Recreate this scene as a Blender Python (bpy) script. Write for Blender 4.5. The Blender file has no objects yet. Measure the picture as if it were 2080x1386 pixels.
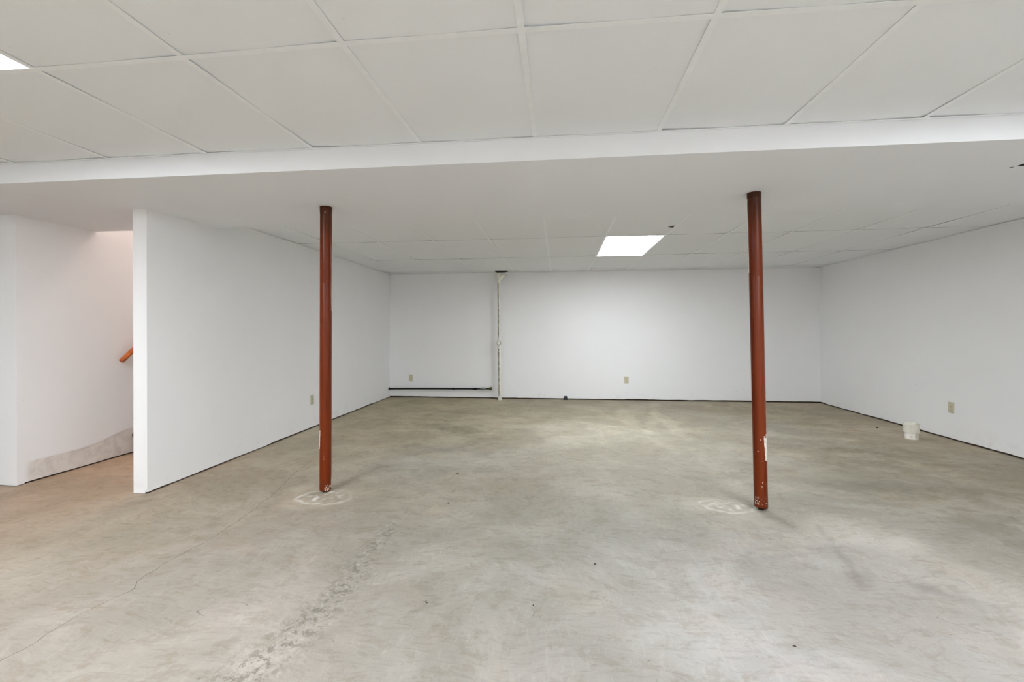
import bpy, bmesh, math, random
import numpy as np
from mathutils import Vector, Matrix, noise as mnoise

C = bpy.context.scene.collection
PI = math.pi

# ------------------------------------------------------------------ camera, world, exposure
cam_data = bpy.data.cameras.new('camera')
cam = bpy.data.objects.new('camera', cam_data)
C.objects.link(cam)
cam.location = (0, 0, 1.1586)
cam.rotation_mode = 'XYZ'
YAW, ROLL = 0.1057, 0.0028
cam.matrix_world = Matrix.Translation((0, 0, 1.1586)) @ Matrix.Rotation(YAW, 4, 'Z') @ Matrix.Rotation(PI / 2, 4, 'X') @ Matrix.Rotation(-ROLL, 4, 'Z')
cam_data.sensor_fit = 'HORIZONTAL'
cam_data.sensor_width = 36.0
cam_data.lens = 36.0 * 887.83 / 2080
cam_data.shift_x = 0.0
cam_data.shift_y = -22.2 / 2080
cam_data.clip_start = 0.02
bpy.context.scene.camera = cam

world = bpy.data.worlds.new('world')
bpy.context.scene.world = world
world.use_nodes = True
world.node_tree.nodes['Background'].inputs[0].default_value = (0.6, 0.6, 0.6, 1)
world.node_tree.nodes['Background'].inputs[1].default_value = 0.0

vs = bpy.context.scene.view_settings
vs.view_transform = 'Standard'
vs.look = 'None'
vs.exposure = 0.0
vs.gamma = 1.0
vs.use_curve_mapping = False
# white room: let the light bounce until it is spent
cy = bpy.context.scene.cycles
cy.max_bounces = 12
cy.diffuse_bounces = 9
cy.glossy_bounces = 3
cy.caustics_reflective = False
cy.caustics_refractive = False

PANEL_POWER = {'far': 25.5, 'near': 28.5, 'rear': 42.0}      # emission of each lay-in light's diffuser; those behind the camera are added fill
STAIR_POWER = 200.0

# ------------------------------------------------------------------ dimensions
ZN, ZS, ZF = 2.1454, 2.0324, 2.1292     # near ceiling, soffit underside, far ceiling
YB1, YB2 = 2.250, 3.432                 # soffit front and back
YW = 7.3186                             # back wall
XL, XR, XC = -2.910, 4.080, -4.030      # left wall, right wall, stair corridor wall
YE = 2.822                              # near end of the left wall
YREAR, XFL = -4.0, -6.2
TOP = 4.6                               # top of the stairwell
T = 0.6096

# ------------------------------------------------------------------ helpers
def link(name, me, parent=None):
    o = bpy.data.objects.new(name, me)
    C.objects.link(o)
    if parent is not None:
        o.parent = parent
        o.matrix_parent_inverse = parent.matrix_world.inverted()
    return o

def empty(name, loc, label, cat, group=None, rotz=0.0):
    o = bpy.data.objects.new(name, None)
    C.objects.link(o)
    o.location = loc
    o.rotation_euler = (0, 0, rotz)
    o.empty_display_size = 0.1
    o['label'] = label
    o['category'] = cat
    if group:
        o['group'] = group
    return o

def tag(o, label, cat, group=None):
    o['label'] = label
    o['category'] = cat
    if group:
        o['group'] = group
    return o

def mesh_from(bm, name, mat, smooth=False):
    me = bpy.data.meshes.new(name)
    bmesh.ops.recalc_face_normals(bm, faces=bm.faces[:])
    bm.to_mesh(me)
    bm.free()
    if mat is not None:
        me.materials.append(mat)
    if smooth:
        me.polygons.foreach_set('use_smooth', [True] * len(me.polygons))
        try:
            me.set_sharp_from_angle(angle=math.radians(35))
        except Exception:
            pass
    return me

def obj(name, bm, mat, parent=None, smooth=False):
    """local coordinates of the parent"""
    me = mesh_from(bm, name, mat, smooth)
    o = bpy.data.objects.new(name, me)
    C.objects.link(o)
    if parent is not None:
        o.parent = parent
    return o

def struct(name, bm, mat, smooth=False):
    o = obj(name, bm, mat, None, smooth)
    o['kind'] = 'structure'
    return o

def box(bm, x0, x1, y0, y1, z0, z1, bevel=0.0):
    vs_ = [bm.verts.new((x, y, z)) for z in (z0, z1) for y in (y0, y1) for x in (x0, x1)]
    f = [(0, 2, 3, 1), (4, 5, 7, 6), (0, 1, 5, 4), (1, 3, 7, 5), (3, 2, 6, 7), (2, 0, 4, 6)]
    fs = [bm.faces.new([vs_[i] for i in q]) for q in f]
    if bevel > 0:
        es = set()
        for q in fs:
            es.update(q.edges)
        bmesh.ops.bevel(bm, geom=list(es), offset=bevel, segments=2, affect='EDGES', profile=0.5)
    return fs

def tube(bm, p0, p1, r, seg=24, r1=None, caps=True):
    r1 = r if r1 is None else r1
    p0, p1 = Vector(p0), Vector(p1)
    d = (p1 - p0).normalized()
    a = Vector((0, 0, 1)) if abs(d.z) < 0.9 else Vector((1, 0, 0))
    u = d.cross(a).normalized()
    v = d.cross(u)
    A, B = [], []
    for i in range(seg):
        t = 2 * PI * i / seg
        e = u * math.cos(t) + v * math.sin(t)
        A.append(bm.verts.new(p0 + e * r))
        B.append(bm.verts.new(p1 + e * r1))
    for i in range(seg):
        j = (i + 1) % seg
        bm.faces.new((A[i], A[j], B[j], B[i]))
    if caps:
        bm.faces.new(A[::-1])
        bm.faces.new(B)

def lathe(bm, prof, seg=32, origin=(0, 0, 0), axis='Z'):
    """prof: list of (radius, height); closed with caps where radius is 0"""
    rings = []
    ox, oy, oz = origin
    for r, h in prof:
        ring = []
        n = 1 if r < 1e-6 else seg
        for i in range(n):
            t = 2 * PI * i / seg
            a, b = r * math.cos(t), r * math.sin(t)
            if axis == 'Z':
                p = (ox + a, oy + b, oz + h)
            elif axis == 'Y':
                p = (ox + a, oy + h, oz + b)
            else:
                p = (ox + h, oy + a, oz + b)
            ring.append(bm.verts.new(p))
        rings.append(ring)
    for k in range(len(rings) - 1):
        R0, R1 = rings[k], rings[k + 1]
        for i in range(seg):
            j = (i + 1) % seg
            if len(R0) == 1 and len(R1) == 1:
                continue
            if len(R0) == 1:
                bm.faces.new((R0[0], R1[i], R1[j]))
            elif len(R1) == 1:
                bm.faces.new((R0[i], R0[j], R1[0]))
            else:
                bm.faces.new((R0[i], R0[j], R1[j], R1[i]))

def prism(bm, poly, lo, hi, plane='YZ'):
    """extrude polygon (list of 2d points) between lo and hi on the remaining axis"""
    def P(a, b, c):
        return {'YZ': (c, a, b), 'XZ': (a, c, b), 'XY': (a, b, c)}[plane]
    A = [bm.verts.new(P(a, b, lo)) for a, b in poly]
    B = [bm.verts.new(P(a, b, hi)) for a, b in poly]
    bm.faces.new(A)
    bm.faces.new(B[::-1])
    n = len(poly)
    for i in range(n):
        j = (i + 1) % n
        bm.faces.new((A[i], B[i], B[j], A[j]))

def srgb(r, g, b):
    def f(c):
        c /= 255.0
        return c / 12.92 if c <= 0.04045 else ((c + 0.055) / 1.055) ** 2.4
    return (f(r), f(g), f(b), 1.0)

# ------------------------------------------------------------------ material helpers
def new_mat(name):
    m = bpy.data.materials.new(name)
    m.use_nodes = True
    nt = m.node_tree
    nt.nodes.clear()
    out = nt.nodes.new('ShaderNodeOutputMaterial')
    b = nt.nodes.new('ShaderNodeBsdfPrincipled')
    nt.links.new(b.outputs[0], out.inputs[0])
    return m, nt, b

class N:
    def __init__(self, nt):
        self.nt = nt
    def node(self, t, **kw):
        n = self.nt.nodes.new(t)
        for k, v in kw.items():
            setattr(n, k, v)
        return n
    def put(self, sock, v):
        if isinstance(v, bpy.types.NodeSocket):
            self.nt.links.new(v, sock)
        else:
            sock.default_value = v
    def obj(self):
        return self.node('ShaderNodeTexCoord').outputs['Object']
    def mapping(self, vec, scale=(1, 1, 1), loc=(0, 0, 0), rot=(0, 0, 0)):
        n = self.node('ShaderNodeMapping')
        self.put(n.inputs[0], vec)
        n.inputs['Location'].default_value = loc
        n.inputs['Rotation'].default_value = rot
        n.inputs['Scale'].default_value = scale
        return n.outputs[0]
    def noise(self, vec, scale, detail=4, rough=0.5, dist=0.0, color=False):
        n = self.node('ShaderNodeTexNoise')
        self.put(n.inputs['Vector'], vec)
        n.inputs['Scale'].default_value = scale
        n.inputs['Detail'].default_value = detail
        n.inputs['Roughness'].default_value = rough
        n.inputs['Distortion'].default_value = dist
        return n.outputs['Color' if color else 'Fac']
    def math(self, op, a, b=0.0, clamp=False):
        n = self.node('ShaderNodeMath', operation=op)
        n.use_clamp = clamp
        self.put(n.inputs[0], a)
        self.put(n.inputs[1], b)
        return n.outputs[0]
    def ramp(self, v, lo, hi, a=0.0, b=1.0, smooth=True):
        n = self.node('ShaderNodeMapRange')
        n.interpolation_type = 'SMOOTHSTEP' if smooth else 'LINEAR'
        self.put(n.inputs[0], v)
        n.inputs[1].default_value = lo
        n.inputs[2].default_value = hi
        n.inputs[3].default_value = a
        n.inputs[4].default_value = b
        return n.outputs[0]
    def mix(self, f, a, b, blend='MIX'):
        n = self.node('ShaderNodeMix', data_type='RGBA', blend_type=blend)
        n.clamp_factor = True
        self.put(n.inputs[0], f)
        self.put(n.inputs[6], a)
        self.put(n.inputs[7], b)
        return n.outputs[2]
    def sep(self, vec):
        n = self.node('ShaderNodeSeparateXYZ')
        self.put(n.inputs[0], vec)
        return n.outputs
    def bump(self, h, strength, dist=0.001, normal=None):
        n = self.node('ShaderNodeBump')
        self.put(n.inputs['Height'], h)
        n.inputs['Strength'].default_value = strength
        n.inputs['Distance'].default_value = dist
        if normal is not None:
            self.put(n.inputs['Normal'], normal)
        return n.outputs[0]

def simple(name, col, rough=0.5, metallic=0.0, var=0.05, scale=20.0, bump=0.0, spec=0.5):
    m, nt, b = new_mat(name)
    n = N(nt)
    o = n.obj()
    f = n.noise(o, scale, 4)
    dark = tuple(c * (1 - var * 2) for c in col[:3]) + (1,)
    lite = tuple(min(1, c * (1 + var * 2)) for c in col[:3]) + (1,)
    n.put(b.inputs['Base Color'], n.mix(n.ramp(f, 0.3, 0.7), dark, lite))
    b.inputs['Roughness'].default_value = rough
    b.inputs['Metallic'].default_value = metallic
    b.inputs['Specular IOR Level'].default_value = spec
    if bump > 0:
        n.put(b.inputs['Normal'], n.bump(f, bump, 0.002))
    return m

def wall_paint(name, col, scuffs=0.5, band=False):
    m, nt, b = new_mat(name)
    n = N(nt)
    o = n.obj()
    z = n.sep(o)[2]
    big = n.noise(o, 0.9, 5, 0.6)
    c1 = n.mix(n.ramp(big, 0.3, 0.7), tuple(c * 0.975 for c in col[:3]) + (1,), col)
    # faint grime low on the board and a few scuffs
    low = n.ramp(z, 0.0, 0.22, 1.0, 0.0)
    g = n.ramp(n.noise(o, 7.0, 6, 0.65), 0.52, 0.75)
    c2 = n.mix(n.math('MULTIPLY', n.math('MULTIPLY', low, g), 0.35 * scuffs), c1, srgb(150, 140, 128))
    dots = n.ramp(n.noise(o, 26.0, 2, 0.4), 0.765, 0.80)
    lowd = n.ramp(z, 0.0, 1.4, 1.0, 0.10)
    c3 = n.mix(n.math('MULTIPLY', n.math('MULTIPLY', dots, lowd), 0.55 * scuffs), c2, srgb(120, 112, 104))
    if band:
        # bare skim-coat strip along the bottom of the stair corridor wall
        y = n.sep(o)[1]
        edge = n.math('ADD', 0.150, n.ramp(y, 3.35, 3.72, 0.012, 0.085))
        wob = n.math('MULTIPLY', n.math('SUBTRACT', n.noise(o, 4.0, 3), 0.5), 0.03)
        edge = n.math('ADD', edge, wob)
        d = n.math('SUBTRACT', edge, z)
        mask = n.math('MULTIPLY', n.ramp(d, -0.006, 0.010), n.ramp(y, 2.89, 2.98))
        mott = n.mix(n.ramp(n.noise(o, 9.0, 6, 0.6, 0.6), 0.38, 0.68), srgb(222, 216, 210), srgb(196, 189, 183))
        c3 = n.mix(n.math('MULTIPLY', mask, 0.85), c3, mott)
        ln = n.math('MULTIPLY', n.math('MULTIPLY', n.ramp(d, -0.012, 0.0), n.ramp(d, 0.0, 0.016, 1.0, 0.0)), n.ramp(y, 2.95, 3.3))
        c3 = n.mix(n.math('MULTIPLY', ln, 0.30), c3, srgb(170, 165, 160))
    n.put(b.inputs['Base Color'], c3)
    b.inputs['Roughness'].default_value = 0.62
    b.inputs['Specular IOR Level'].default_value = 0.25
    n.put(b.inputs['Normal'], n.bump(n.noise(o, 3.0, 3), 0.12, 0.004))
    return m

WHITE = (0.848, 0.852, 0.868, 1)
M = {}
M['wall'] = wall_paint('wall_paint', WHITE)
M['wall_band'] = wall_paint('corridor_wall_paint', WHITE, band=True)
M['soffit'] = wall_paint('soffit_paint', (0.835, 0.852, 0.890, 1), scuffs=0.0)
M['tee'] = simple('white_painted_steel', (0.855, 0.878, 0.900, 1), 0.4, var=0.01)
M['dark_wood'] = simple('dark_sill_wood', srgb(58, 44, 32), 0.85, var=0.25, scale=14, bump=0.3)
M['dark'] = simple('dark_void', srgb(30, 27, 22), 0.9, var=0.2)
M['joist'] = simple('joist_wood', srgb(110, 88, 62), 0.85, var=0.15)
M['housing'] = simple('fixture_steel', (0.75, 0.75, 0.75, 1), 0.4, var=0.02)

# acoustic tile: tiny pits and specks
m, nt, b = new_mat('acoustic_tile')
n = N(nt); o = n.obj()
pit = n.noise(o, 420.0, 3, 0.6)
rel = n.noise(o, 90.0, 4, 0.6)
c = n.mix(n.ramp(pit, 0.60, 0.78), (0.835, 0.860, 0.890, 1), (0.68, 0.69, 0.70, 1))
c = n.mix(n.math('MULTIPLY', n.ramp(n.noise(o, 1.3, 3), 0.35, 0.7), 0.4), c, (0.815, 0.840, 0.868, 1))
c = n.mix(n.ramp(n.noise(o, 17.0, 1, 0.2), 0.80, 0.815, 0.0, 0.35), c, srgb(120, 112, 98))
n.put(b.inputs['Base Color'], c)
b.inputs['Roughness'].default_value = 0.9
b.inputs['Specular IOR Level'].default_value = 0.1
n.put(b.inputs['Normal'], n.bump(n.math('ADD', n.math('MULTIPLY', pit, -1.0), rel), 0.16, 0.002))
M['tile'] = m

# light diffusers
def emit(name, col, power):
    m = bpy.data.materials.new(name)
    m.use_nodes = True
    nt = m.node_tree
    nt.nodes.clear()
    out = nt.nodes.new('ShaderNodeOutputMaterial')
    e = nt.nodes.new('ShaderNodeEmission')
    e.inputs[0].default_value = col
    e.inputs[1].default_value = power
    nt.links.new(e.outputs[0], out.inputs[0])
    return m
M['lamp_far'] = emit('lit_diffuser_far', (0.915, 0.960, 1.0, 1), PANEL_POWER['far'])
M['lamp_near'] = emit('lit_diffuser_near', (0.915, 0.960, 1.0, 1), PANEL_POWER['near'])
M['fill_rear'] = emit('fill_diffuser_rear', (0.915, 0.960, 1.0, 1), PANEL_POWER['rear'])
M['bulb'] = emit('warm_globe_glass', (1.0, 0.80, 0.66, 1), STAIR_POWER)

# red-brown post paint
def post_paint(name, seed):
    m, nt, b = new_mat(name)
    n = N(nt); o = n.obj()
    z = n.sep(o)[2]
    streak = n.noise(n.mapping(o, (30, 30, 1.2), (seed, 0, 0)), 1.0, 5, 0.6)
    c = n.mix(n.ramp(streak, 0.3, 0.7), srgb(94, 32, 3), srgb(112, 44, 8))
    # primer turns browner and darker near the top collar, rust near the foot
    top = n.ramp(z, 1.72, 2.0)
    c = n.mix(n.math('MULTIPLY', top, 0.75), c, srgb(56, 28, 6))
    rustn = n.noise(n.mapping(o, (1, 1, 1), (seed, 3, 0)), 45.0, 5, 0.7)
    foot = n.ramp(z, 0.02, 0.16, 1.0, 0.0)
    rust = n.math('MULTIPLY', foot, n.ramp(rustn, 0.50, 0.62))
    c = n.mix(n.math('MULTIPLY', rust, 0.75), c, srgb(58, 34, 20))
    cap = n.math('MULTIPLY', n.ramp(z, 1.985, 2.02), n.ramp(rustn, 0.42, 0.6))
    c = n.mix(n.math('MULTIPLY', cap, 0.8), c, srgb(42, 26, 12))
    n.put(b.inputs['Base Color'], c)
    n.put(b.inputs['Roughness'], n.ramp(streak, 0.3, 0.7, 0.26, 0.38))
    b.inputs['Specular IOR Level'].default_value = 0.24
    n.put(b.inputs['Normal'], n.bump(rustn, 0.08, 0.002))
    return m
M['post_a'] = post_paint('red_oxide_paint_a', 1.0)
M['post_b'] = post_paint('red_oxide_paint_b', 7.3)
M['flake'] = simple('bare_white_paint', srgb(215, 205, 195), 0.6, var=0.08, scale=60)
M['rust'] = simple('rusted_steel', srgb(58, 40, 26), 0.8, metallic=0.3, var=0.3, scale=80, bump=0.4)
M['plaster_crumb'] = simple('plaster_crumbs', srgb(205, 198, 182), 0.9, var=0.15, scale=90, bump=0.5)
M['almond'] = simple('almond_plastic', srgb(196, 190, 166), 0.4, var=0.02)
M['slot'] = simple('slot_dark', srgb(70, 62, 46), 0.7, var=0.05)
M['black_pipe'] = simple('black_iron', srgb(26, 27, 29), 0.5, metallic=0.4, var=0.2, scale=40, bump=0.15)
M['valve'] = simple('worn_valve_metal', srgb(120, 128, 118), 0.45, metallic=0.6, var=0.15, scale=60)
M['brass'] = simple('tarnished_brass', srgb(70, 66, 34), 0.5, metallic=0.5, var=0.15, scale=60)
M['black_plastic'] = simple('black_plastic', srgb(28, 29, 34), 0.45, var=0.1)
M['rail'] = simple('varnished_orange_wood', srgb(176, 92, 36), 0.35, var=0.12, scale=12)
M['stair_wood'] = simple('brown_stair_carpet', srgb(112, 92, 70), 0.9, var=0.15, scale=60, bump=0.3)
M['debris'] = simple('dark_crumb', srgb(48, 40, 32), 0.8, var=0.2)
M['crack'] = simple('crack_dark', srgb(92, 84, 72), 0.95, var=0.15)

# PVC: white, stained
def pvc(name, dirt, tint):
    m, nt, b = new_mat(name)
    n = N(nt); o = n.obj()
    s = n.noise(n.mapping(o, (9, 9, 1.6)), 1.6, 5, 0.65)
    sp = n.noise(o, 42.0, 4, 0.6)
    c = n.mix(n.math('MULTIPLY', n.ramp(s, 0.42, 0.72), dirt), tint, srgb(176, 166, 140))
    c = n.mix(n.math('MULTIPLY', n.ramp(sp, 0.60, 0.68), dirt * 0.6), c, srgb(150, 138, 120))
    n.put(b.inputs['Base Color'], c)
    b.inputs['Roughness'].default_value = 0.42
    return m
M['pvc'] = pvc('white_pvc', 0.45, srgb(226, 225, 220))
M['pvc_cream'] = pvc('cream_pvc', 0.22, srgb(236, 235, 224))
M['pvc_dirty'] = pvc('smeared_pvc', 0.80, srgb(236, 233, 228))
M['grime'] = simple('grime_film', srgb(120, 108, 84), 0.9, var=0.2, scale=30)

# ------------------------------------------------------------------ concrete
m, nt, b = new_mat('bare_concrete')
n = N(nt); o = n.obj()
att = n.node('ShaderNodeAttribute', attribute_name='tint')
msk = n.node('ShaderNodeAttribute', attribute_name='masks')
mr, mg, mb_ = n.sep(msk.outputs['Color'])[0:3]      # r: rough trench, g: pale residue, b: dampness
warpv = n.noise(o, 1.1, 3, 0.5, 0.0, color=True)
wn = n.node('ShaderNodeVectorMath', operation='MULTIPLY_ADD')
n.put(wn.inputs[0], warpv); wn.inputs[1].default_value = (0.45, 0.45, 0.0); n.put(wn.inputs[2], o)
wv = wn.outputs[0]
col = att.outputs['Color']
# broad clouding
cl = n.noise(wv, 1.7, 6, 0.62, 0.3)
col = n.mix(n.ramp(cl, 0.40, 0.66), n.mix(1.0, col, (0.88, 0.87, 0.85, 1), 'MULTIPLY'), n.mix(1.0, col, (1.09, 1.09, 1.10, 1), 'MULTIPLY'))
# damp, dirtier smears
sm = n.noise(n.mapping(wv, (1.0, 2.6, 1), rot=(0, 0, 0.5)), 2.3, 6, 0.70, 0.3)
dampf = n.math('MULTIPLY', n.ramp(sm, 0.485, 0.57), n.math('ADD', 0.10, n.math('MULTIPLY', mb_, 0.75)), clamp=True)
col = n.mix(dampf, col, n.mix(1.0, col, (0.72, 0.70, 0.64, 1), 'MULTIPLY'))
# trowel streaks
st = n.noise(n.mapping(wv, (1.0, 5.0, 1), rot=(0, 0, -0.35)), 11.0, 5, 0.74, 0.35)
col = n.mix(n.math('MULTIPLY', n.ramp(st, 0.50, 0.64), 0.50), col, n.mix(1.0, col, (0.76, 0.75, 0.72, 1), 'MULTIPLY'))
st2 = n.noise(n.mapping(wv, (5.0, 1.0, 1), rot=(0, 0, 0.6)), 9.0, 5, 0.74, 0.3)
col = n.mix(n.math('MULTIPLY', n.ramp(st2, 0.51, 0.65), 0.50), col, n.mix(1.0, col, (1.17, 1.17, 1.18, 1), 'MULTIPLY'))
bl = n.noise(n.mapping(wv, (1.6, 2.2, 1), (4.1, 2.2, 0)), 5.0, 7, 0.76, 0.15)
col = n.mix(n.math('MULTIPLY', n.ramp(bl, 0.51, 0.59), 0.70), col, n.mix(1.0, col, (0.84, 0.82, 0.78, 1), 'MULTIPLY'))
hue = n.noise(wv, 2.7, 4, 0.6, 0.2)
col = n.mix(n.math('MULTIPLY', n.ramp(hue, 0.50, 0.66), 0.6), col, n.mix(1.0, col, (1.035, 0.985, 0.945, 1), 'MULTIPLY'))
col = n.mix(n.math('MULTIPLY', n.ramp(hue, 0.34, 0.48, 1.0, 0.0), 0.6), col, n.mix(1.0, col, (0.995, 1.0, 0.99, 1), 'MULTIPLY'))
# thin scratch arcs
sc = n.noise(o, 2.6, 2, 0.4, 1.6)
scl = n.math('ABSOLUTE', n.math('SUBTRACT', sc, 0.5))
gate = n.ramp(n.noise(o, 3.7, 2), 0.58, 0.64)
col = n.mix(n.math('MULTIPLY', n.math('MULTIPLY', n.ramp(scl, 0.0, 0.0030, 1.0, 0.0), gate), 0.65), col, srgb(104, 97, 84))
# grain and specks
gr = n.noise(o, 130.0, 4, 0.7)
col = n.mix(n.math('MULTIPLY', n.ramp(gr, 0.35, 0.65, 1.0, 0.0), 0.16), col, n.mix(1.0, col, (0.7, 0.69, 0.66, 1), 'MULTIPLY'))
spk = n.ramp(n.noise(o, 34.0, 2, 0.3), 0.775, 0.80)
col = n.mix(n.math('MULTIPLY', spk, 0.5), col, srgb(110, 100, 84))
# pale residue
col = n.mix(n.math('MULTIPLY', mg, n.ramp(n.noise(o, 22.0, 5, 0.65), 0.25, 0.6, 0.45, 1.0)), col, srgb(206, 203, 194))
# pitted trench line
rt = n.noise(n.mapping(o, (1, 1, 1), (2, 5, 0)), 30.0, 5, 0.74, 0.2)
rtd = n.math('MULTIPLY', mr, n.ramp(rt, 0.42, 0.50, 1.0, 0.0))
col = n.mix(n.math('MULTIPLY', rtd, 0.72), col, srgb(108, 105, 95))
rtl = n.math('MULTIPLY', mr, n.ramp(rt, 0.54, 0.66))
col = n.mix(n.math('MULTIPLY', rtl, 0.32), col, srgb(190, 190, 188))
n.put(b.inputs['Base Color'], col)
n.put(b.inputs['Roughness'], n.ramp(sm, 0.3, 0.7, 0.72, 0.58))
b.inputs['Specular IOR Level'].default_value = 0.35
h = n.math('ADD', n.math('MULTIPLY', st, 0.5), n.math('MULTIPLY', gr, 0.12))
h = n.math('ADD', h, n.math('MULTIPLY', n.math('MULTIPLY', rt, mr), 3.0))
n.put(b.inputs['Normal'], n.bump(h, 0.35, 0.006))
M['concrete'] = m

# floor colour patches as they lie on the slab: x, y, radius, (sRGB)
TINTS = [
    (0.0, 2.3, 0.9, (159, 156, 148)), (0.5, 1.7, 0.7, (160, 157, 154)), (-0.6, 3.3, 0.8, (164, 157, 143)),
    (-1.2, 1.6, 0.7, (157, 150, 143)), (-1.9, 1.9, 0.8, (156, 148, 139)), (-2.4, 2.6, 0.8, (166, 155, 139)),
    (-3.4, 2.7, 0.7, (170, 150, 131)), (-3.5, 3.6, 0.6, (172, 148, 125)), (-3.6, 2.1, 0.8, (163, 150, 134)),  # warm light from the stairwell is painted into these corridor-side colours
    (-2.4, 4.2, 0.7, (178, 168, 149)), (-2.2, 5.4, 0.7, (182, 172, 149)), (-1.9, 6.9, 0.7, (172, 162, 137)),
    (-1.1, 4.6, 0.6, (172, 163, 144)), (-1.0, 6.0, 0.7, (168, 159, 137)), (-0.9, 3.8, 0.5, (166, 163, 154)),
    (0.2, 6.4, 0.9, (152, 144, 125)), (0.4, 4.6, 0.9, (166, 160, 145)), (1.4, 6.0, 0.8, (154, 147, 131)),
    (1.0, 3.7, 0.8, (169, 164, 151)), (2.2, 5.2, 0.7, (166, 160, 146)), (3.0, 6.6, 0.7, (168, 158, 138)),
    (3.6, 5.2, 0.6, (178, 167, 147)), (3.0, 4.2, 0.6, (168, 160, 144)), (2.4, 3.4, 0.6, (158, 152, 138)),
    (3.5, 3.6, 0.7, (160, 151, 135)), (1.8, 2.6, 0.6, (161, 157, 150)), (2.4, 2.4, 0.6, (152, 146, 138)),
    (1.2, 1.7, 0.6, (161, 157, 154)), (3.2, 2.4, 0.8, (150, 144, 134)), (-0.3, 1.2, 0.6, (159, 153, 147)),
]
GAIN = 1.0
DAMP = [(-1.6, 5.6, 1.1, 1.0), (-0.9, 4.9, 0.6, 0.9), (-2.2, 6.8, 0.8, 0.8), (2.9, 4.3, 0.9, 0.9), (3.3, 5.6, 0.9, 0.8),
        (2.9, 6.8, 1.0, 0.7), (2.6, 3.0, 0.7, 0.7), (1.9, 2.0, 0.4, 0.5), (3.4, 3.4, 0.8, 0.6)]
PALE = [(-1.05, 3.85, 0.40, 0.22, 0.38), (1.62, 2.70, 0.30, 0.22, 0.40), (1.07, 2.98, 0.22, 0.16, 0.25), (-0.6, 5.6, 0.22, 0.12, 0.3),
        (0.2, 5.0, 0.5, 0.5, 0.22), (0.9, 6.0, 0.12, 0.5, 0.35), (1.35, 5.6, 0.10, 0.7, 0.35), (-1.6, 2.9, 0.30, 0.22, 0.30),
        (0.5, 1.9, 0.5, 0.35, 0.22), (-1.3, 1.45, 0.3, 0.25, 0.20), (1.9, 1.75, 0.25, 0.18, 0.25)]
TRENCH = [(-0.98, 2.52), (-0.987, 2.255), (-0.977, 2.06), (-0.969, 1.89), (-0.985, 1.716), (-0.999, 1.568), (-1.028, 1.44), (-1.06, 1.33), (-1.10, 1.1)]

# darker and paler streaks in the slab colour: path, half width, darkening (negative = paler)
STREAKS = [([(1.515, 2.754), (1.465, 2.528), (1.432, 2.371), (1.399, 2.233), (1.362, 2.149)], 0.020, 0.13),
           ([(1.662, 2.122), (1.58, 2.16)], 0.030, 0.10), ([(1.78, 2.02), (1.70, 2.08), (1.62, 2.14)], 0.045, 0.11),
           ([(-1.45, 4.27), (-1.07, 4.10), (-0.80, 4.55), (-0.66, 4.65)], 0.09, 0.16), ([(-1.3, 5.0), (-0.99, 4.97)], 0.12, 0.15),
           ([(-1.75, 5.3), (-1.35, 5.1)], 0.14, 0.14), ([(2.0, 3.43), (2.5, 3.5), (3.0, 3.44)], 0.11, 0.14), ([(2.6, 4.1), (3.02, 3.87)], 0.10, 0.16),
           ([(2.2, 4.6), (2.9, 4.5)], 0.12, 0.12), ([(1.2, 3.4), (2.3, 3.95)], 0.05, -0.10), ([(1.9, 5.2), (3.0, 4.9)], 0.10, -0.12),
           ([(1.0, 5.0), (1.5, 7.0)], 0.07, -0.15), ([(0.5, 6.4), (1.0, 5.1), (0.2, 5.6)], 0.06, -0.15), ([(-1.13, 3.2), (-0.92, 3.05)], 0.06, 0.12),
           ([(0.95, 2.3), (1.16, 2.37)], 0.03, 0.10), ([(-0.95, 1.62), (-1.06, 1.38)], 0.06, -0.12)]

def floor_fields(x, y):
    x = np.asarray(x, float); y = np.asarray(y, float)
    W = np.full(x.shape, 1e-6); col = np.zeros(x.shape + (3,))
    for tx, ty, r, c in TINTS:
        w = np.exp(-((x - tx) ** 2 + (y - ty) ** 2) / (2 * (r * 0.6) ** 2)) + 1e-5
        col += w[..., None] * np.array(srgb(*c)[:3]); W += w
    col = col / W[..., None] * GAIN
    def dseg(ax, ay, bx, by):
        vx, vy = bx - ax, by - ay
        t = np.clip(((x - ax) * vx + (y - ay) * vy) / (vx * vx + vy * vy), 0, 1)
        return np.hypot(x - ax - t * vx, y - ay - t * vy)
    d = np.full(x.shape, 9.0)
    for (ax, ay), (bx, by) in zip(TRENCH[:-1], TRENCH[1:]):
        d = np.minimum(d, dseg(ax, ay, bx, by))
    wid = 0.050 + 0.085 * np.clip((2.5 - y) / 1.2, 0, 1)
    r_ = np.clip(1.25 - d / wid, 0, 1)
    g = np.zeros(x.shape)
    for px, py, rx, ry, a in PALE:
        q = np.sqrt(((x - px) / rx) ** 2 + ((y - py) / ry) ** 2)
        q = q + 0.18 * np.sin(9 * x + 5 * y) + 0.14 * np.sin(17 * y - 11 * x + 1.3)
        g = np.maximum(g, a * np.clip((1.25 - q) / 0.5, 0, 1))
    col = col * (1 + 0.55 * g)[..., None]; g = g * 0.0
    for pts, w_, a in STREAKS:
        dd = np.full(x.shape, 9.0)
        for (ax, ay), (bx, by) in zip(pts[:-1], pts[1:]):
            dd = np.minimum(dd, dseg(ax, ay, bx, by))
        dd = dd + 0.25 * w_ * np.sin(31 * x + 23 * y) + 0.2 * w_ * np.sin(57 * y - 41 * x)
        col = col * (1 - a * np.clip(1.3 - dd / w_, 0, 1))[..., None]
    bq = np.zeros(x.shape)
    for px, py, r, a in DAMP:
        bq = np.maximum(bq, a * np.exp(-((x - px) ** 2 + (y - py) ** 2) / (2 * (r * 0.55) ** 2)))
    return col, r_, g, bq

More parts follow.
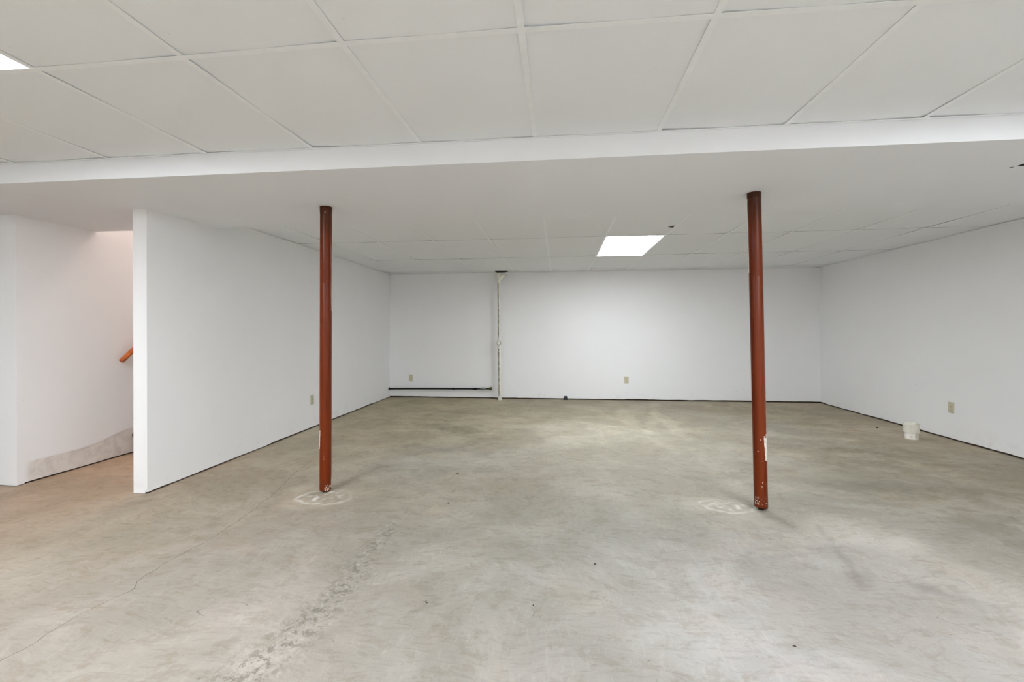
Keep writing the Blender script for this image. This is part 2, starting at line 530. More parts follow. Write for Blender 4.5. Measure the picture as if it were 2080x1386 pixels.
def set_fields(me, extra=None):
    nv = len(me.vertices)
    co = np.empty(nv * 3); me.vertices.foreach_get('co', co); co = co.reshape(-1, 3)
    col, r_, g, bq = floor_fields(co[:, 0], co[:, 1])
    if extra is not None:
        dg = extra(co); g = np.clip(np.maximum(g, dg), 0, 1)
    a = me.attributes.new('tint', 'FLOAT_COLOR', 'POINT')
    a.data.foreach_set('color', np.hstack([col, np.ones((nv, 1))]).astype(np.float32).ravel())
    a = me.attributes.new('masks', 'FLOAT_COLOR', 'POINT')
    a.data.foreach_set('color', np.stack([r_, g, bq, np.ones(nv)], 1).astype(np.float32).ravel())

def grid_mesh(name, xs, ys, zfun=None):
    X, Y = np.meshgrid(xs, ys)
    Z = np.zeros_like(X) if zfun is None else zfun(X, Y)
    co = np.stack([X, Y, Z], -1).reshape(-1, 3)
    nx, ny = len(xs), len(ys)
    i = np.arange(nx - 1); j = np.arange(ny - 1)
    I, J = np.meshgrid(i, j)
    a = (J * nx + I).ravel()
    q = np.stack([a, a + 1, a + nx + 1, a + nx], 1)
    me = bpy.data.meshes.new(name)
    me.vertices.add(len(co)); me.vertices.foreach_set('co', co.ravel())
    me.loops.add(q.size); me.loops.foreach_set('vertex_index', q.ravel().astype(np.int32))
    me.polygons.add(len(q)); me.polygons.foreach_set('loop_start', (np.arange(len(q)) * 4).astype(np.int32))
    me.update(calc_edges=True); me.validate()
    me.materials.append(M['concrete'])
    me.polygons.foreach_set('use_smooth', [True] * len(me.polygons))
    return me

fm = grid_mesh('floor', np.concatenate([np.arange(XFL, -2.4, 0.03), np.arange(-2.4, 2.8, 0.015), np.arange(2.8, XR + 0.13, 0.03)]),
               np.concatenate([np.arange(YREAR, 1.0, 0.04), np.arange(1.0, 4.2, 0.015), np.arange(4.2, YW + 0.13, 0.03)]))
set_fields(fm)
floor = bpy.data.objects.new('floor', fm); C.objects.link(floor)
floor['kind'] = 'structure'
# slab body under the surface
bm = bmesh.new(); box(bm, XFL - 0.1, XR + 0.2, YREAR - 0.1, YW + 0.15, -0.12, -0.004)
obj('slab', bm, M['concrete'], floor)

# hand-finished concrete patch round each post foot
def post_patch(cx, cy, rx, ry, seed, ringpos, amp):
    rng = random.Random(seed)
    ph = [rng.uniform(0, 6.28) for _ in range(6)]
    nr, na = 44, 128
    co = []; white = []
    for i in range(nr + 1):
        s = 1.35 * i / nr
        for k in range(na):
            t = 2 * PI * k / na
            wob = 1 + 0.07 * math.sin(2 * t + ph[0]) + 0.06 * math.sin(3 * t + ph[1]) + 0.04 * math.sin(7 * t + ph[2]) + 0.02 * math.sin(13 * t + ph[3])
            x = cx + rx * s * wob * math.cos(t); y = cy + ry * s * wob * math.sin(t)
            nz = mnoise.noise(Vector((x * 22, y * 22, seed)))
            fade = max(0.0, min(1.0, (1.35 - s) / 0.35))
            rim = math.exp(-((s - ringpos + 0.05 * nz) / 0.085) ** 2) * (0.60 + 0.40 * math.sin(t + 3.9 + 0.4 * math.sin(3 * t))) * (0.75 + 0.6 * nz)
            inner = math.exp(-((s - 0.45) / 0.22) ** 2) * max(0, 0.1 + nz * 2.2)
            z = 0.0004 + fade * amp * (0.35 * max(0, 1 - s) + 0.75 * rim + 0.35 * inner + 0.25 * (nz + 0.5) * (s < 1.1))
            co.append((x, y, z)); white.append(min(1.0, 1.05 * rim + 1.3 * inner) * (1 if s < 1.3 else 0))
    me = bpy.data.meshes.new('concrete_patch')
    faces = []
    for i in range(nr):
        for k in range(na):
            k2 = (k + 1) % na
            faces.append((i * na + k, (i + 1) * na + k, (i + 1) * na + k2, i * na + k2))
    me.from_pydata(co, [], faces); me.update()
    w = np.clip(np.array(white), 0, 1)
    me.materials.append(M['concrete'])
    me.polygons.foreach_set('use_smooth', [True] * len(me.polygons))
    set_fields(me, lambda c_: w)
    o = bpy.data.objects.new('concrete_patch', me); C.objects.link(o); o.parent = floor
    return o
post_patch(-1.610, 2.885, 0.168, 0.140, 3, 1.0, 0.007)
post_patch(1.105, 3.000, 0.155, 0.115, 8, 1.0, 0.003)

# long hairline crack
def ribbon(path, w, z, name, mat, parent, seed):
    rng = random.Random(seed)
    pts = []
    for (ax, ay), (bx, by) in zip(path[:-1], path[1:]):
        L = math.hypot(bx - ax, by - ay); k = max(2, int(L / 0.018))
        for i in range(k):
            t = i / k
            pts.append((ax + (bx - ax) * t + rng.gauss(0, 0.0022), ay + (by - ay) * t + rng.gauss(0, 0.0015)))
    pts.append(path[-1])
    bm = bmesh.new(); prev = None
    for i, (x, y) in enumerate(pts):
        j = min(i + 1, len(pts) - 1); i0 = max(i - 1, 0)
        dx, dy = pts[j][0] - pts[i0][0], pts[j][1] - pts[i0][1]
        L = math.hypot(dx, dy) or 1
        nx_, ny_ = -dy / L, dx / L
        ww = w * rng.uniform(0.25, 1.25)
        a = bm.verts.new((x + nx_ * ww / 2, y + ny_ * ww / 2, z)); c = bm.verts.new((x - nx_ * ww / 2, y - ny_ * ww / 2, z))
        if prev: bm.faces.new((prev[0], a, c, prev[1]))
        prev = (a, c)
    return obj(name, bm, mat, parent)
CR = [(-1.97, 1.15), (-1.956, 1.338), (-1.939, 1.412), (-1.949, 1.499), (-1.949, 1.587), (-1.933, 1.659), (-1.897, 1.773), (-1.942, 1.822),
      (-1.953, 1.97), (-1.946, 2.106), (-1.928, 2.232), (-1.943, 2.476), (-1.959, 2.605), (-2.021, 2.941), (-2.141, 3.365), (-2.19, 3.70)]
ribbon(CR, 0.0032, 0.0006, 'crack', M['crack'], floor, 5)

# ------------------------------------------------------------------ walls
def ragged_wall(name, axis, at, lo, hi, z1, thick, side, mat, gap=(0.016, 0.006), seed=0, poly=None):
    """drywall sheet: face lies at `at`; its lower edge is ragged and hangs just clear of the slab"""
    rng = random.Random(seed)
    zb = []
    x = lo; z = gap[0]
    while x < hi - 0.02:
        zb.append((x, max(0.004, z + rng.uniform(-1, 1) * gap[1] * 0.45)))
        if rng.random() < 0.12:
            z = gap[0] + rng.uniform(-1, 1) * gap[1]
        x += rng.uniform(0.05, 0.16)
    zb.append((hi, zb[-1][1]))
    top = poly if poly else [(hi, z1), (lo, z1)]
    bm = bmesh.new()
    prism(bm, zb + top, at, at + side * thick, 'XZ' if axis == 'X' else 'YZ')
    return bm

# back wall
bm = ragged_wall('wall_back', 'X', YW, XL - 0.002, XR + 0.002, 2.30, 0.10, 1, None, (0.022, 0.004), 11)
wb = struct('wall_back', bm, M['wall'])
bm = bmesh.new(); box(bm, XL, XR, YW + 0.014, YW + 0.09, 0.0005, 0.10)
obj('sill_plate', bm, M['dark_wood'], wb)
# right wall
bm = ragged_wall('wall_right', 'Y', XR, YREAR, YW, 2.30, 0.10, 1, None, (0.018, 0.006), 12)
wr = struct('wall_right', bm, M['wall'])
bm = bmesh.new(); box(bm, XR + 0.014, XR + 0.09, YREAR, YW, 0.0005, 0.10)
obj('sill_plate', bm, M['dark_wood'], wr)
# left partition: one sheet each side, closed by an end board that reaches the slab
bm = ragged_wall('wall_left', 'Y', XL, YE, YW, 2.0, 0.045, -1, None, (0.013, 0.005), 13, [(YW, 2.30), (YB2 + 0.002, 2.30), (YB2 + 0.002, ZS), (YE, ZS)])
wl = struct('wall_left', bm, M['wall'])
bm = bmesh.new()
prism(bm, [(YE, 0.012), (YW, 0.012), (YW, TOP), (YB2 + 0.002, TOP), (YB2 + 0.002, ZS), (YE, ZS)], XL - 0.062, XL - 0.107, 'YZ')
obj('stair_side_board', bm, M['wall'], wl)
bm = bmesh.new(); box(bm, XL - 0.107, XL - 0.018, YE - 0.006, YE + 0.001, 0.003, ZS - 0.001)
prism(bm, [(XL - 0.019, 0.020), (XL + 0.0005, 0.034), (XL + 0.0005, ZS - 0.001), (XL - 0.019, ZS - 0.001)], YE - 0.006, YE + 0.001, 'XZ')
obj('end_board', bm, M['wall'], wl)
bm = bmesh.new(); box(bm, XL - 0.095, XL - 0.012, YE + 0.004, YW - 0.01, 0.0005, 0.09)
obj('sill_plate', bm, M['dark_wood'], wl)
# stair corridor wall and the face left of the opening
bm = ragged_wall('wall_corridor', 'Y', XC, YE + 0.037, YW, TOP, 0.05, -1, None, (0.012, 0.004), 14, [(YW, TOP), (YB2 + 0.002, TOP), (YB2 + 0.002, ZS), (YE + 0.037, ZS)])
wc = struct('wall_corridor', bm, M['wall_band'])
bm = bmesh.new(); box(bm, XC - 0.09, XC - 0.012, YE + 0.06, YW, 0.0005, 0.08)
obj('sill_plate', bm, M['dark_wood'], wc)
bm = ragged_wall('wall_left_return', 'X', YE + 0.036, XFL, XC - 0.001, ZS, 0.05, 1, None, (0.010, 0.004), 15)
w2 = struct('wall_left_return', bm, M['wall'])
bm = bmesh.new(); box(bm, XFL, XC - 0.012, YE + 0.05, YE + 0.12, 0.0005, 0.08)
obj('sill_plate', bm, M['dark_wood'], w2)
# the rest of the shell behind and beside the camera
bm = bmesh.new(); box(bm, XFL - 0.1, XFL, YREAR, YE + 0.1, 0.0, 2.30)
struct('wall_far_left', bm, M['wall'])
bm = bmesh.new(); box(bm, XFL - 0.1, XR + 0.1, YREAR - 0.1, YREAR, 0.0, 2.30)
struct('wall_rear', bm, M['wall'])
# stairwell shell
bm = bmesh.new(); box(bm, XC - 0.05, XL - 0.063, YW, YW + 0.1, 0.0, TOP)
struct('wall_stair_end', bm, M['wall'])
bm = bmesh.new(); box(bm, XC + 0.001, XL - 0.108, YB2 - 0.06, YB2 + 0.001, ZS + 0.31, TOP)
struct('wall_stair_header', bm, M['wall'])
bm = bmesh.new(); box(bm, XC - 0.1, XL, YB2 - 0.1, YW + 0.1, TOP, TOP + 0.08)
struct('ceiling_stairwell', bm, M['wall'])

# ------------------------------------------------------------------ soffit with the ragged opening at its right end
HX0, HX1, HY0, HY1 = 2.450, 2.72, 2.36, 2.630
bm = bmesh.new()
xs = [XFL, HX0, HX1, XR]; ys = [YB1 + 0.012, HY0, HY1, YB2 - 0.012]
G = {}
for zz, key in ((ZS, 0), (ZS + 0.003, 1)):
    for i, x in enumerate(xs):
        for j, y in enumerate(ys):
            G[(i, j, key)] = bm.verts.new((x, y, zz))
for key in (0, 1):
    for i in range(3):
        for j in range(3):
            if (i, j) == (1, 1): continue
            bm.faces.new([G[(i, j, key)], G[(i + 1, j, key)], G[(i + 1, j + 1, key)], G[(i, j + 1, key)]])
for (a, c) in (((1, 1), (2, 1)), ((2, 1), (2, 2)), ((2, 2), (1, 2)), ((1, 2), (1, 1))):
    bm.faces.new([G[a + (0,)], G[c + (0,)], G[c + (1,)], G[a + (1,)]])
# front, back faces
box(bm, XFL, XR, YB1, YB1 + 0.012, ZS, ZN + 0.10)
box(bm, XFL, XR, YB2 - 0.012, YB2, ZS, ZS + 0.31)
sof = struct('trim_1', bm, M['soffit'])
sof['label'] = 'white boxed soffit running across the room between the two tile ceilings'
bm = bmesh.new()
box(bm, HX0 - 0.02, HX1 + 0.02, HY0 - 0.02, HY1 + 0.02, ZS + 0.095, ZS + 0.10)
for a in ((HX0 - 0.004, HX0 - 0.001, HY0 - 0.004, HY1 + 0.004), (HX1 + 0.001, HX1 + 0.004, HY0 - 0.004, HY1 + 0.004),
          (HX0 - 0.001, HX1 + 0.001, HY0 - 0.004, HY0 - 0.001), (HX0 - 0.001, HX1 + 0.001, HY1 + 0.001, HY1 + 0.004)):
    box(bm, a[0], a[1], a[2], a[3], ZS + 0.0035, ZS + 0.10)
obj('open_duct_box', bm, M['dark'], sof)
bm = bmesh.new()
prism(bm, [(2.432, 2.640), (2.444, 2.630), (2.448, 2.638), (2.440, 2.648)], ZS - 0.002, ZS - 0.0005, 'XY')
obj('paint_flake', bm, M['slot'], sof)

# ------------------------------------------------------------------ suspended ceilings
rnd = random.Random(4)
def make_ceiling(name, nodes, nx, ny, z, skip, tee_cols, tee_rows, wallx, decks):
    """nodes[(i,j)] -> (x, y) grid of tee crossings"""
    root = bpy.data.objects.new(name, None); C.objects.link(root); root['kind'] = 'structure'
    proto = {}
    for i in range(nx - 1):
        for j in range(ny - 1):
            if (i, j) in skip: continue
            q = [nodes[(i, j)], nodes[(i + 1, j)], nodes[(i + 1, j + 1)], nodes[(i, j + 1)]]
            cx = sum(p[0] for p in q) / 4; cy = sum(p[1] for p in q) / 4
            bm = bmesh.new()
            lo, hi = [], []
            lift = [rnd.uniform(0.0015, 0.0060) for _ in range(4)]
            if rnd.random() < 0.5: lift[rnd.randrange(4)] += rnd.uniform(0.002, 0.005)
            for k, p in enumerate(q):
                dx, dy = p[0] - cx, p[1] - cy
                x = dx - math.copysign(0.0045, dx); y = dy - math.copysign(0.0045, dy)
                lo.append((x, y, lift[k])); hi.append((x, y, lift[k] + 0.015))
            # 3x3 bottom so that the sheet rests in the middle of its edges
            A = [bm.verts.new(p) for p in lo]; B = [bm.verts.new(p) for p in hi]
            mids = []
            for k in range(4):
                a, c = lo[k], lo[(k + 1) % 4]
                mids.append(bm.verts.new(((a[0] + c[0]) / 2, (a[1] + c[1]) / 2, 0.0)))
            cen = bm.verts.new((0, 0, 0.0))
            for k in range(4):
                bm.faces.new((A[k], mids[k], cen, mids[(k - 1) % 4]))
                bm.faces.new((A[k], B[k], B[(k + 1) % 4], A[(k + 1) % 4], mids[k]))
            bm.faces.new(B)
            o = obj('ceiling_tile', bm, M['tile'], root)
            o.location = (cx, cy, z + 0.0022)
    # tees: a thin flange with an upright web above
    def tee(p, q, zz, w=0.0238, name='cross_tee'):
        bm = bmesh.new()
        dx, dy = q[0] - p[0], q[1] - p[1]; L = math.hypot(dx, dy)
        box(bm, -L / 2, L / 2, -w / 2, w / 2, 0.0, 0.0012)
        box(bm, -L / 2, L / 2, -0.0015, 0.0015, 0.0012, 0.03)
        o = obj(name, bm, M['tee'], root)
        o.location = ((p[0] + q[0]) / 2, (p[1] + q[1]) / 2, zz); o.rotation_euler = (0, 0, math.atan2(dy, dx))
        return o
    for j in tee_rows:
        for i in range(nx - 1):
            a, c = nodes[(i, j)], nodes[(i + 1, j)]
            tee(a, c, z, name='main_tee')
    for i in tee_cols:
        for j in range(ny - 1):
            a, c = nodes[(i, j)], nodes[(i, j + 1)]
            L = math.hypot(c[0] - a[0], c[1] - a[1]); t = 0.0085 / L
            if L < 0.06: continue
            tee((a[0] + (c[0] - a[0]) * t, a[1] + (c[1] - a[1]) * t), (c[0] - (c[0] - a[0]) * t, c[1] - (c[1] - a[1]) * t), z + 0.0006)
    for (x0, x1, y0, y1) in wallx:
        bm = bmesh.new()
        box(bm, x0, x1, y0, y1, z - 0.0002, z + 0.0012)
        obj('wall_angle', bm, M['tee'], root)
    for (x0, x1, y0, y1) in decks:
        bm = bmesh.new(); box(bm, x0, x1, y0, y1, z + 0.16, z + 0.2)
        obj('joist_deck', bm, M['joist'], root)
    return root

rowA = {-3: (-1.960, 1.450), -2: (-1.347, 1.445), -1: (-0.738, 1.435), 0: (-0.119, 1.434), 1: (0.498, 1.436), 2: (1.100, 1.443)}
rowB = {-5: (-3.174, 2.257), -4: (-2.561, 2.252), -3: (-1.947, 2.247), -2: (-1.326, 2.244), -1: (-0.722, 2.246), 0: (-0.116, 2.246),
        1: (0.498, 2.247), 2: (1.097, 2.254), 3: (1.708, 2.257)}
row1 = {-4: (-2.556, 4.633), -3: (-1.961, 4.640), -2: (-1.345, 4.650), -1: (-0.732, 4.650), 0: (-0.123, 4.648), 1: (0.491, 4.630), 2: (1.101, 4.632),
        3: (1.706, 4.635), 4: (2.320, 4.634), 5: (2.922, 4.624), 6: (3.530, 4.612)}
row2 = {-4: (-2.545, 5.860), -3: (-1.958, 5.875), -2: (-1.356, 5.880), -1: (-0.736, 5.863), 0: (-0.123, 5.858), 1: (0.498, 5.866), 2: (1.104, 5.860),
        3: (1.706, 5.835), 4: (2.330, 5.826), 5: (2.924, 5.823), 6: (3.520, 5.815)}
XG = -0.119
# near ceiling
colsN = list(range(-9, 7))
xsN = [XFL] + [XG + k * T for k in colsN] + [XR]
ysN = [YREAR, 1.44 - 4 * 1.2192, 1.44 - 3 * 1.2192, 1.44 - 2 * 1.2192, 1.44 - 1.2192, 1.44, YB1]
nodes = {}
for i, x in enumerate(xsN):
    for j, y in enumerate(ysN):
        k = i - 10
        p = (x, y)
        if j == 5: p = rowA.get(k, (x, y))
        if j == 6: p = (rowB[k][0] if k in rowB else x, YB1 - 0.001)
        nodes[(i, j)] = p
LN = [(-4, 4), (3, 4), (-4, 2), (0, 2), (3, 2)]         # cells (column k, row j) holding lights and the added fill panels, near ceiling
skipN = [(k + 10, j) for k, j in LN]
make_ceiling('ceiling', nodes, len(xsN), len(ysN), ZN, skipN, range(1, len(xsN) - 1), range(1, 6),
             [(XFL, XR, YB1 - 0.016, YB1 - 0.0015), (XR - 0.02, XR - 0.002, YREAR, YB1), (XFL, XFL + 0.02, YREAR, YB1), (XFL, XR, YREAR, YREAR + 0.02)],
             [(XFL - 0.1, XR + 0.1, YREAR - 0.1, YB2 - 0.062)])
nodesN = nodes
# far ceiling
colsF = list(range(-4, 7))
xsF = [XL] + [XG + k * T for k in colsF] + [XR]
ysF = [YB2, 4.64, 5.855, 7.070, YW]
nodes = {}
for i, x in enumerate(xsF):
    for j, y in enumerate(ysF):
        k = i - 5
        p = (x, y)
        if j == 1: p = row1.get(k, (x, y + (-0.02 if k > 0 else 0)))
        if j == 2: p = row2.get(k, (x, y + (-0.03 if k > 0 else 0)))
        nodes[(i, j)] = p
nodesF = nodes
cf = make_ceiling('ceiling', nodes, len(xsF), len(ysF), ZF, [(6, 1)], range(1, len(xsF) - 1), range(1, 4),
             [(XL + 0.002, XL + 0.021, YB2, YW - 0.002), (XR - 0.021, XR - 0.002, YB2, YW - 0.002), (XL + 0.002, XR - 0.002, YW - 0.021, YW - 0.0025)],
             [(XL - 0.05, XR + 0.1, YB2 + 0.003, YW + 0.1)])
# torn tile corner beside the lit panel
bm = bmesh.new()
prism(bm, [(1.035, 4.262), (1.078, 4.225), (1.086, 4.232), (1.084, 4.300)], ZF - 0.0008, ZF + 0.0018, 'XY')
o = obj('torn_corner', bm, M['slot'], cf)
o['label'] = 'dark torn tile corner'

# ------------------------------------------------------------------ lay-in lights
def lay_in(nd, i, j, z, mat, label):
    q = [nd[(i, j)], nd[(i + 1, j)], nd[(i + 1, j + 1)], nd[(i, j + 1)]]
    cx = sum(p[0] for p in q) / 4; cy = sum(p[1] for p in q) / 4
    t = empty('ceiling_light', (cx, cy, z), label, 'ceiling light', 'lit panels set into the ceiling grid')
    x0 = max(q[0][0], q[3][0]) - cx + 0.006; x1 = min(q[1][0], q[2][0]) - cx - 0.006
    y0 = max(q[0][1], q[1][1]) - cy + 0.006; y1 = min(q[2][1], q[3][1]) - cy - 0.006
    bm = bmesh.new(); box(bm, x0 + 0.003, x1 - 0.003, y0 + 0.003, y1 - 0.003, 0.0020, 0.006)
    obj('diffuser', bm, mat, t)
    bm = bmesh.new()
    box(bm, x0, x1, y0, y1, 0.085, 0.09)
    box(bm, x0, x0 + 0.002, y0, y1, 0.0062, 0.085); box(bm, x1 - 0.002, x1, y0, y1, 0.0062, 0.085)
    box(bm, x0 + 0.002, x1 - 0.002, y0, y0 + 0.002, 0.0062, 0.085); box(bm, x0 + 0.002, x1 - 0.002, y1 - 0.002, y1, 0.0062, 0.085)
    obj('housing', bm, M['housing'], t)
lay_in(nodesF, 6, 1, ZF, M['lamp_far'], 'bright white rectangular panel light in the far ceiling beyond the soffit')
labs = ['bright panel light cut by the top left edge of the photo', 'panel light just outside the frame above the upper right corner',
        'unseen fill panel added behind the camera on the left', 'unseen fill panel added behind the camera in the middle', 'unseen fill panel added behind the camera on the right']
for (k, j), lb in zip(LN, labs):
    lay_in(nodesN, k + 10, j, ZN, M['lamp_near'] if j == 4 else M['fill_rear'], lb)

# ------------------------------------------------------------------ steel posts
def post(label, pb, pt, r, mat, patches, specks, foot, seamside):
    t = empty('support_post', (pb[0], pb[1], 0), label, 'post', 'red-brown steel posts under the soffit')
    ax = Vector((pt[0] - pb[0], pt[1] - pb[1], ZS))
    def P(z, ang, rr):
        # ang measured from the direction facing the camera spot, positive to the right seen from the room
        base = math.atan2(-pb[1], -pb[0])
        f = z / ZS
        c0 = Vector((ax.x * f, ax.y * f, z))
        a = base + math.radians(ang)
        return c0 + Vector((math.cos(a), math.sin(a), 0)) * rr
    seg = 64
    zs = [0.018, 0.022, 0.03, 0.05, 0.1, 0.25, 0.5, 0.9, 1.49, 1.4935, 1.497, 1.8, 1.95, 1.992, 1.9935, 1.996, ZS - 0.010, ZS - 0.0005]
    rr = [r * 0.97, r, r, r, r, r, r, r, r, r * 0.988, r, r, r, r, r * 1.025, r * 1.03, r * 1.03, r * 1.03]
    bm = bmesh.new(); rings = []
    rng = random.Random(foot)
    jag = [rng.uniform(-0.004, 0.004) for _ in range(seg)]
    for k, (z, q) in enumerate(zip(zs, rr)):
        ring = []
        for i in range(seg):
            zz = z + (jag[i] * 0.8 + 0.005 * math.sin(2 * PI * i / seg + foot) if k < 3 else 0)
            ring.append(bm.verts.new(P(zz, 360 * i / seg, q)))
        rings.append(ring)
    for a, c in zip(rings[:-1], rings[1:]):
        for i in range(seg):
            j = (i + 1) % seg
            bm.faces.new((a[i], a[j], c[j], c[i]))
    bm.faces.new(rings[-1]); bm.faces.new(rings[0][::-1])
    obj('tube', bm, mat, t, True)
    # screw stub standing in the slab
    bm = bmesh.new()
    tube(bm, (0, 0, -0.001), (0, 0, 0.03), 0.0165, 20)
    for h in (0.004, 0.010, 0.016): tube(bm, (0, 0, h), (0, 0, h + 0.003), 0.0195, 20)
    obj('screw_stub', bm, M['rust'], t, True)
    # bare places where the paint has come off: thin curved shells just proud of the tube
    def shell(rows):
        bm = bmesh.new(); prev = None
        for z, a0, a1 in rows:
            n_ = 7; row = [bm.verts.new(P(z, a0 + (a1 - a0) * i / (n_ - 1), r + 0.0004)) for i in range(n_)]
            if prev:
                for i in range(n_ - 1): bm.faces.new((prev[i], prev[i + 1], row[i + 1], row[i]))
            prev = row
        o = obj('bare_patch', bm, M['flake'], t)
        o['label'] = 'white strip where the red-brown paint has flaked off'
    for rows in patches: shell(rows)
    bm = bmesh.new()
    for z, a, w, hgt in specks:
        c = bm.verts.new(P(z, a, r + 0.0006)); rim = []
        kk = 8
        for i in range(kk):
            t_ = 2 * PI * i / kk; q = 0.7 + 0.5 * rng.random()
            rim.append(bm.verts.new(P(z + math.sin(t_) * hgt * q, a + math.degrees(math.cos(t_) * w * q / r), r + 0.0004)))
        for i in range(kk): bm.faces.new((c, rim[i], rim[(i + 1) % kk]))
    o = obj('paint_specks', bm, M['flake'], t)
    o['kind'] = 'stuff'
    return t

def strip(z0, z1, inner, outer, seed, jit=2.0, taper=None, step=0.012):
    rng = random.Random(seed); rows = []; z = z0
    while z <= z1:
        f = (z - z0) / (z1 - z0)
        a = inner if taper is None else inner + (taper - inner) * f
        rows.append((z, a + rng.uniform(-jit, jit), outer)); z += step
    return rows
rs = random.Random(21)
specksR = [(0.458, 8, 0.0020, 0.0022), (0.382, -14, 0.0030, 0.0030), (0.383, -11, 0.0022, 0.0024), (0.186, 18, 0.0020, 0.0045), (0.160, 12, 0.0022, 0.0040),
           (0.146, 12, 0.0010, 0.0015), (0.340, 24, 0.001, 0.001), (0.318, 10, 0.0008, 0.001), (0.320, 22, 0.0008, 0.001), (0.056, 46, 0.0026, 0.0026), (0.042, 36, 0.0015, 0.0012)]
for _ in range(26):
    specksR.append((rs.uniform(0.040, 0.095), rs.uniform(-52, -12), rs.uniform(0.0008, 0.0028), rs.uniform(0.0010, 0.0040)))
for _ in range(9):
    specksR.append((rs.uniform(0.04, 0.11), rs.uniform(-10, 50), rs.uniform(0.0006, 0.0014), rs.uniform(0.0006, 0.0016)))
for _ in range(5):
    specksR.append((rs.uniform(1.985, 2.015), rs.uniform(-60, 0), 0.0008, rs.uniform(0.003, 0.006)))
post('right red-brown steel post with a white flaked strip near its foot', (1.293, 2.963), (1.247, 2.945), 0.0400, M['post_b'],
     [strip(0.325, 0.470, 50, 100, 1, 1.2, 36), strip(0.470, 0.492, 38, 44, 5, 1.0), strip(0.470, 0.500, 58, 62, 6, 1.0), strip(0.470, 0.498, 70, 100, 7, 2.0),
      strip(0.49, 0.80, 80, 100, 2, 6.0), strip(1.52, 1.80, -100, -66, 3, 2.0, -78), strip(1.80, 2.01, -100, -76, 9, 2.0)],
     specksR, 2.2, 1)
specksL = []
for _ in range(34):
    specksL.append((rs.uniform(0.020, 0.058), rs.uniform(-8, 68), rs.uniform(0.0012, 0.0042), rs.uniform(0.0012, 0.0045)))
for z in (0.285, 0.268, 0.255, 0.243): specksL.append((z, -16, 0.0006, 0.0022))
for _ in range(5):
    specksL.append((rs.uniform(1.985, 2.015), rs.uniform(-30, 50), 0.0008, rs.uniform(0.003, 0.006)))
post('left red-brown steel post standing on a pale round concrete patch', (-1.668, 2.982), (-1.631, 2.935), 0.0400, M['post_a'],
     [strip(0.318, 0.462, -66, -100, 11, 2.0, -58), strip(0.03, 0.20, 70, 100, 12, 6.0, 84), strip(1.30, 1.78, 62, 70, 13, 1.0, 66), strip(0.50, 1.0, -84, -100, 14, 2.0)],
     specksL, 4.1, -1)

# ------------------------------------------------------------------ power outlets
def outlet(loc, rotz, label):
    """local +Y points into the wall; the plate faces -Y"""
    t = empty('power_outlet', loc, label, 'outlet', 'almond power outlets low on the walls', rotz)
    bm = bmesh.new(); box(bm, -0.035, 0.035, -0.006, -0.0003, -0.057, 0.057, 0.0022)
    obj('cover_plate', bm, M['almond'], t)
    for s in (-1, 1):
        bm = bmesh.new()
        poly = []
        for i in range(20):
            a = 2 * PI * i / 20
            poly.append((0.0168 * math.cos(a), max(-0.0115, min(0.0115, 0.0168 * math.sin(a))) + s * 0.0195))
        prism(bm, poly, -0.0078, -0.0055, 'XZ')
        so = obj('socket', bm, M['almond'], t)
        bm = bmesh.new()
        box(bm, -0.0075, -0.0053, -0.0081, -0.0077, s * 0.0195 - 0.001, s * 0.0195 + 0.007)
        box(bm, 0.0053, 0.0075, -0.0081, -0.0077, s * 0.0195 - 0.000, s * 0.0195 + 0.006)
        tube(bm, (0, -0.0081, s * 0.0195 - 0.006), (0, -0.0077, s * 0.0195 - 0.006), 0.0025, 10)
        obj('slots', bm, M['slot'], so)
    bm = bmesh.new(); tube(bm, (0, -0.0068, 0), (0, -0.0058, 0), 0.003, 12)
    obj('screw', bm, M['brass'], t)
outlet((-2.531, YW, 0.337), 0, 'almond power outlet on the back wall above the black pipe')
outlet((1.107, YW, 0.337), 0, 'almond power outlet on the back wall below the far panel light')
outlet((XL, 4.905, 0.338), PI / 2, 'almond power outlet on the left wall beside the left post')
outlet((XR, 5.024, 0.336), -PI / 2, 'almond power outlet on the right wall above the white pipe stub')

# ------------------------------------------------------------------ vertical drain pipe
dp = empty('drain_pipe', (-0.966, 7.18, 0), 'white plastic drain pipe standing against the back wall with a round cleanout', 'pipe')
lean = -0.015
def X(z): return lean * z / 2.07
bm = bmesh.new(); tube(bm, (X(0.0), 0, 0.0), (X(0.87), 0, 0.87), 0.0285, 28); tube(bm, (X(1.0), 0, 1.0), (X(1.96), 0, 1.96), 0.0240, 28)
obj('pipe', bm, M['pvc'], dp, True)
bm = bmesh.new(); lathe(bm, [(0, 0.0), (0.036, 0.0), (0.036, 0.052), (0.0295, 0.055), (0.0, 0.055)], 28, (0, 0, 0))
obj('coupling', bm, M['pvc'], dp, True)
bm = bmesh.new()
lathe(bm, [(0, 0.865), (0.034, 0.865), (0.034, 0.895), (0.031, 0.90), (0.031, 0.985), (0.033, 0.99), (0.033, 1.015), (0, 1.016)], 28, (X(0.94), 0, 0))
tube(bm, (X(0.946), -0.012, 0.946), (X(0.946), -0.055, 0.946), 0.033, 28)
ct = obj('cleanout_tee', bm, M['pvc'], dp, True)
bm = bmesh.new(); lathe(bm, [(0, -0.071), (0.026, -0.071), (0.0285, -0.068), (0.0285, -0.0551), (0, -0.0551)], 24, (X(0.946), 0, 0.946), 'Y')
tube(bm, (X(0.946), -0.082, 0.946), (X(0.946), -0.071, 0.946), 0.010, 4)
obj('cleanout_cap', bm, M['pvc_cream'], ct, True)
bm = bmesh.new(); lathe(bm, [(0.0288, -0.064), (0.0345, -0.0635), (0.0345, -0.0575), (0.0288, -0.057)], 28, (X(0.946), 0, 0.946), 'Y')
obj('gasket', bm, M['slot'], ct, True)
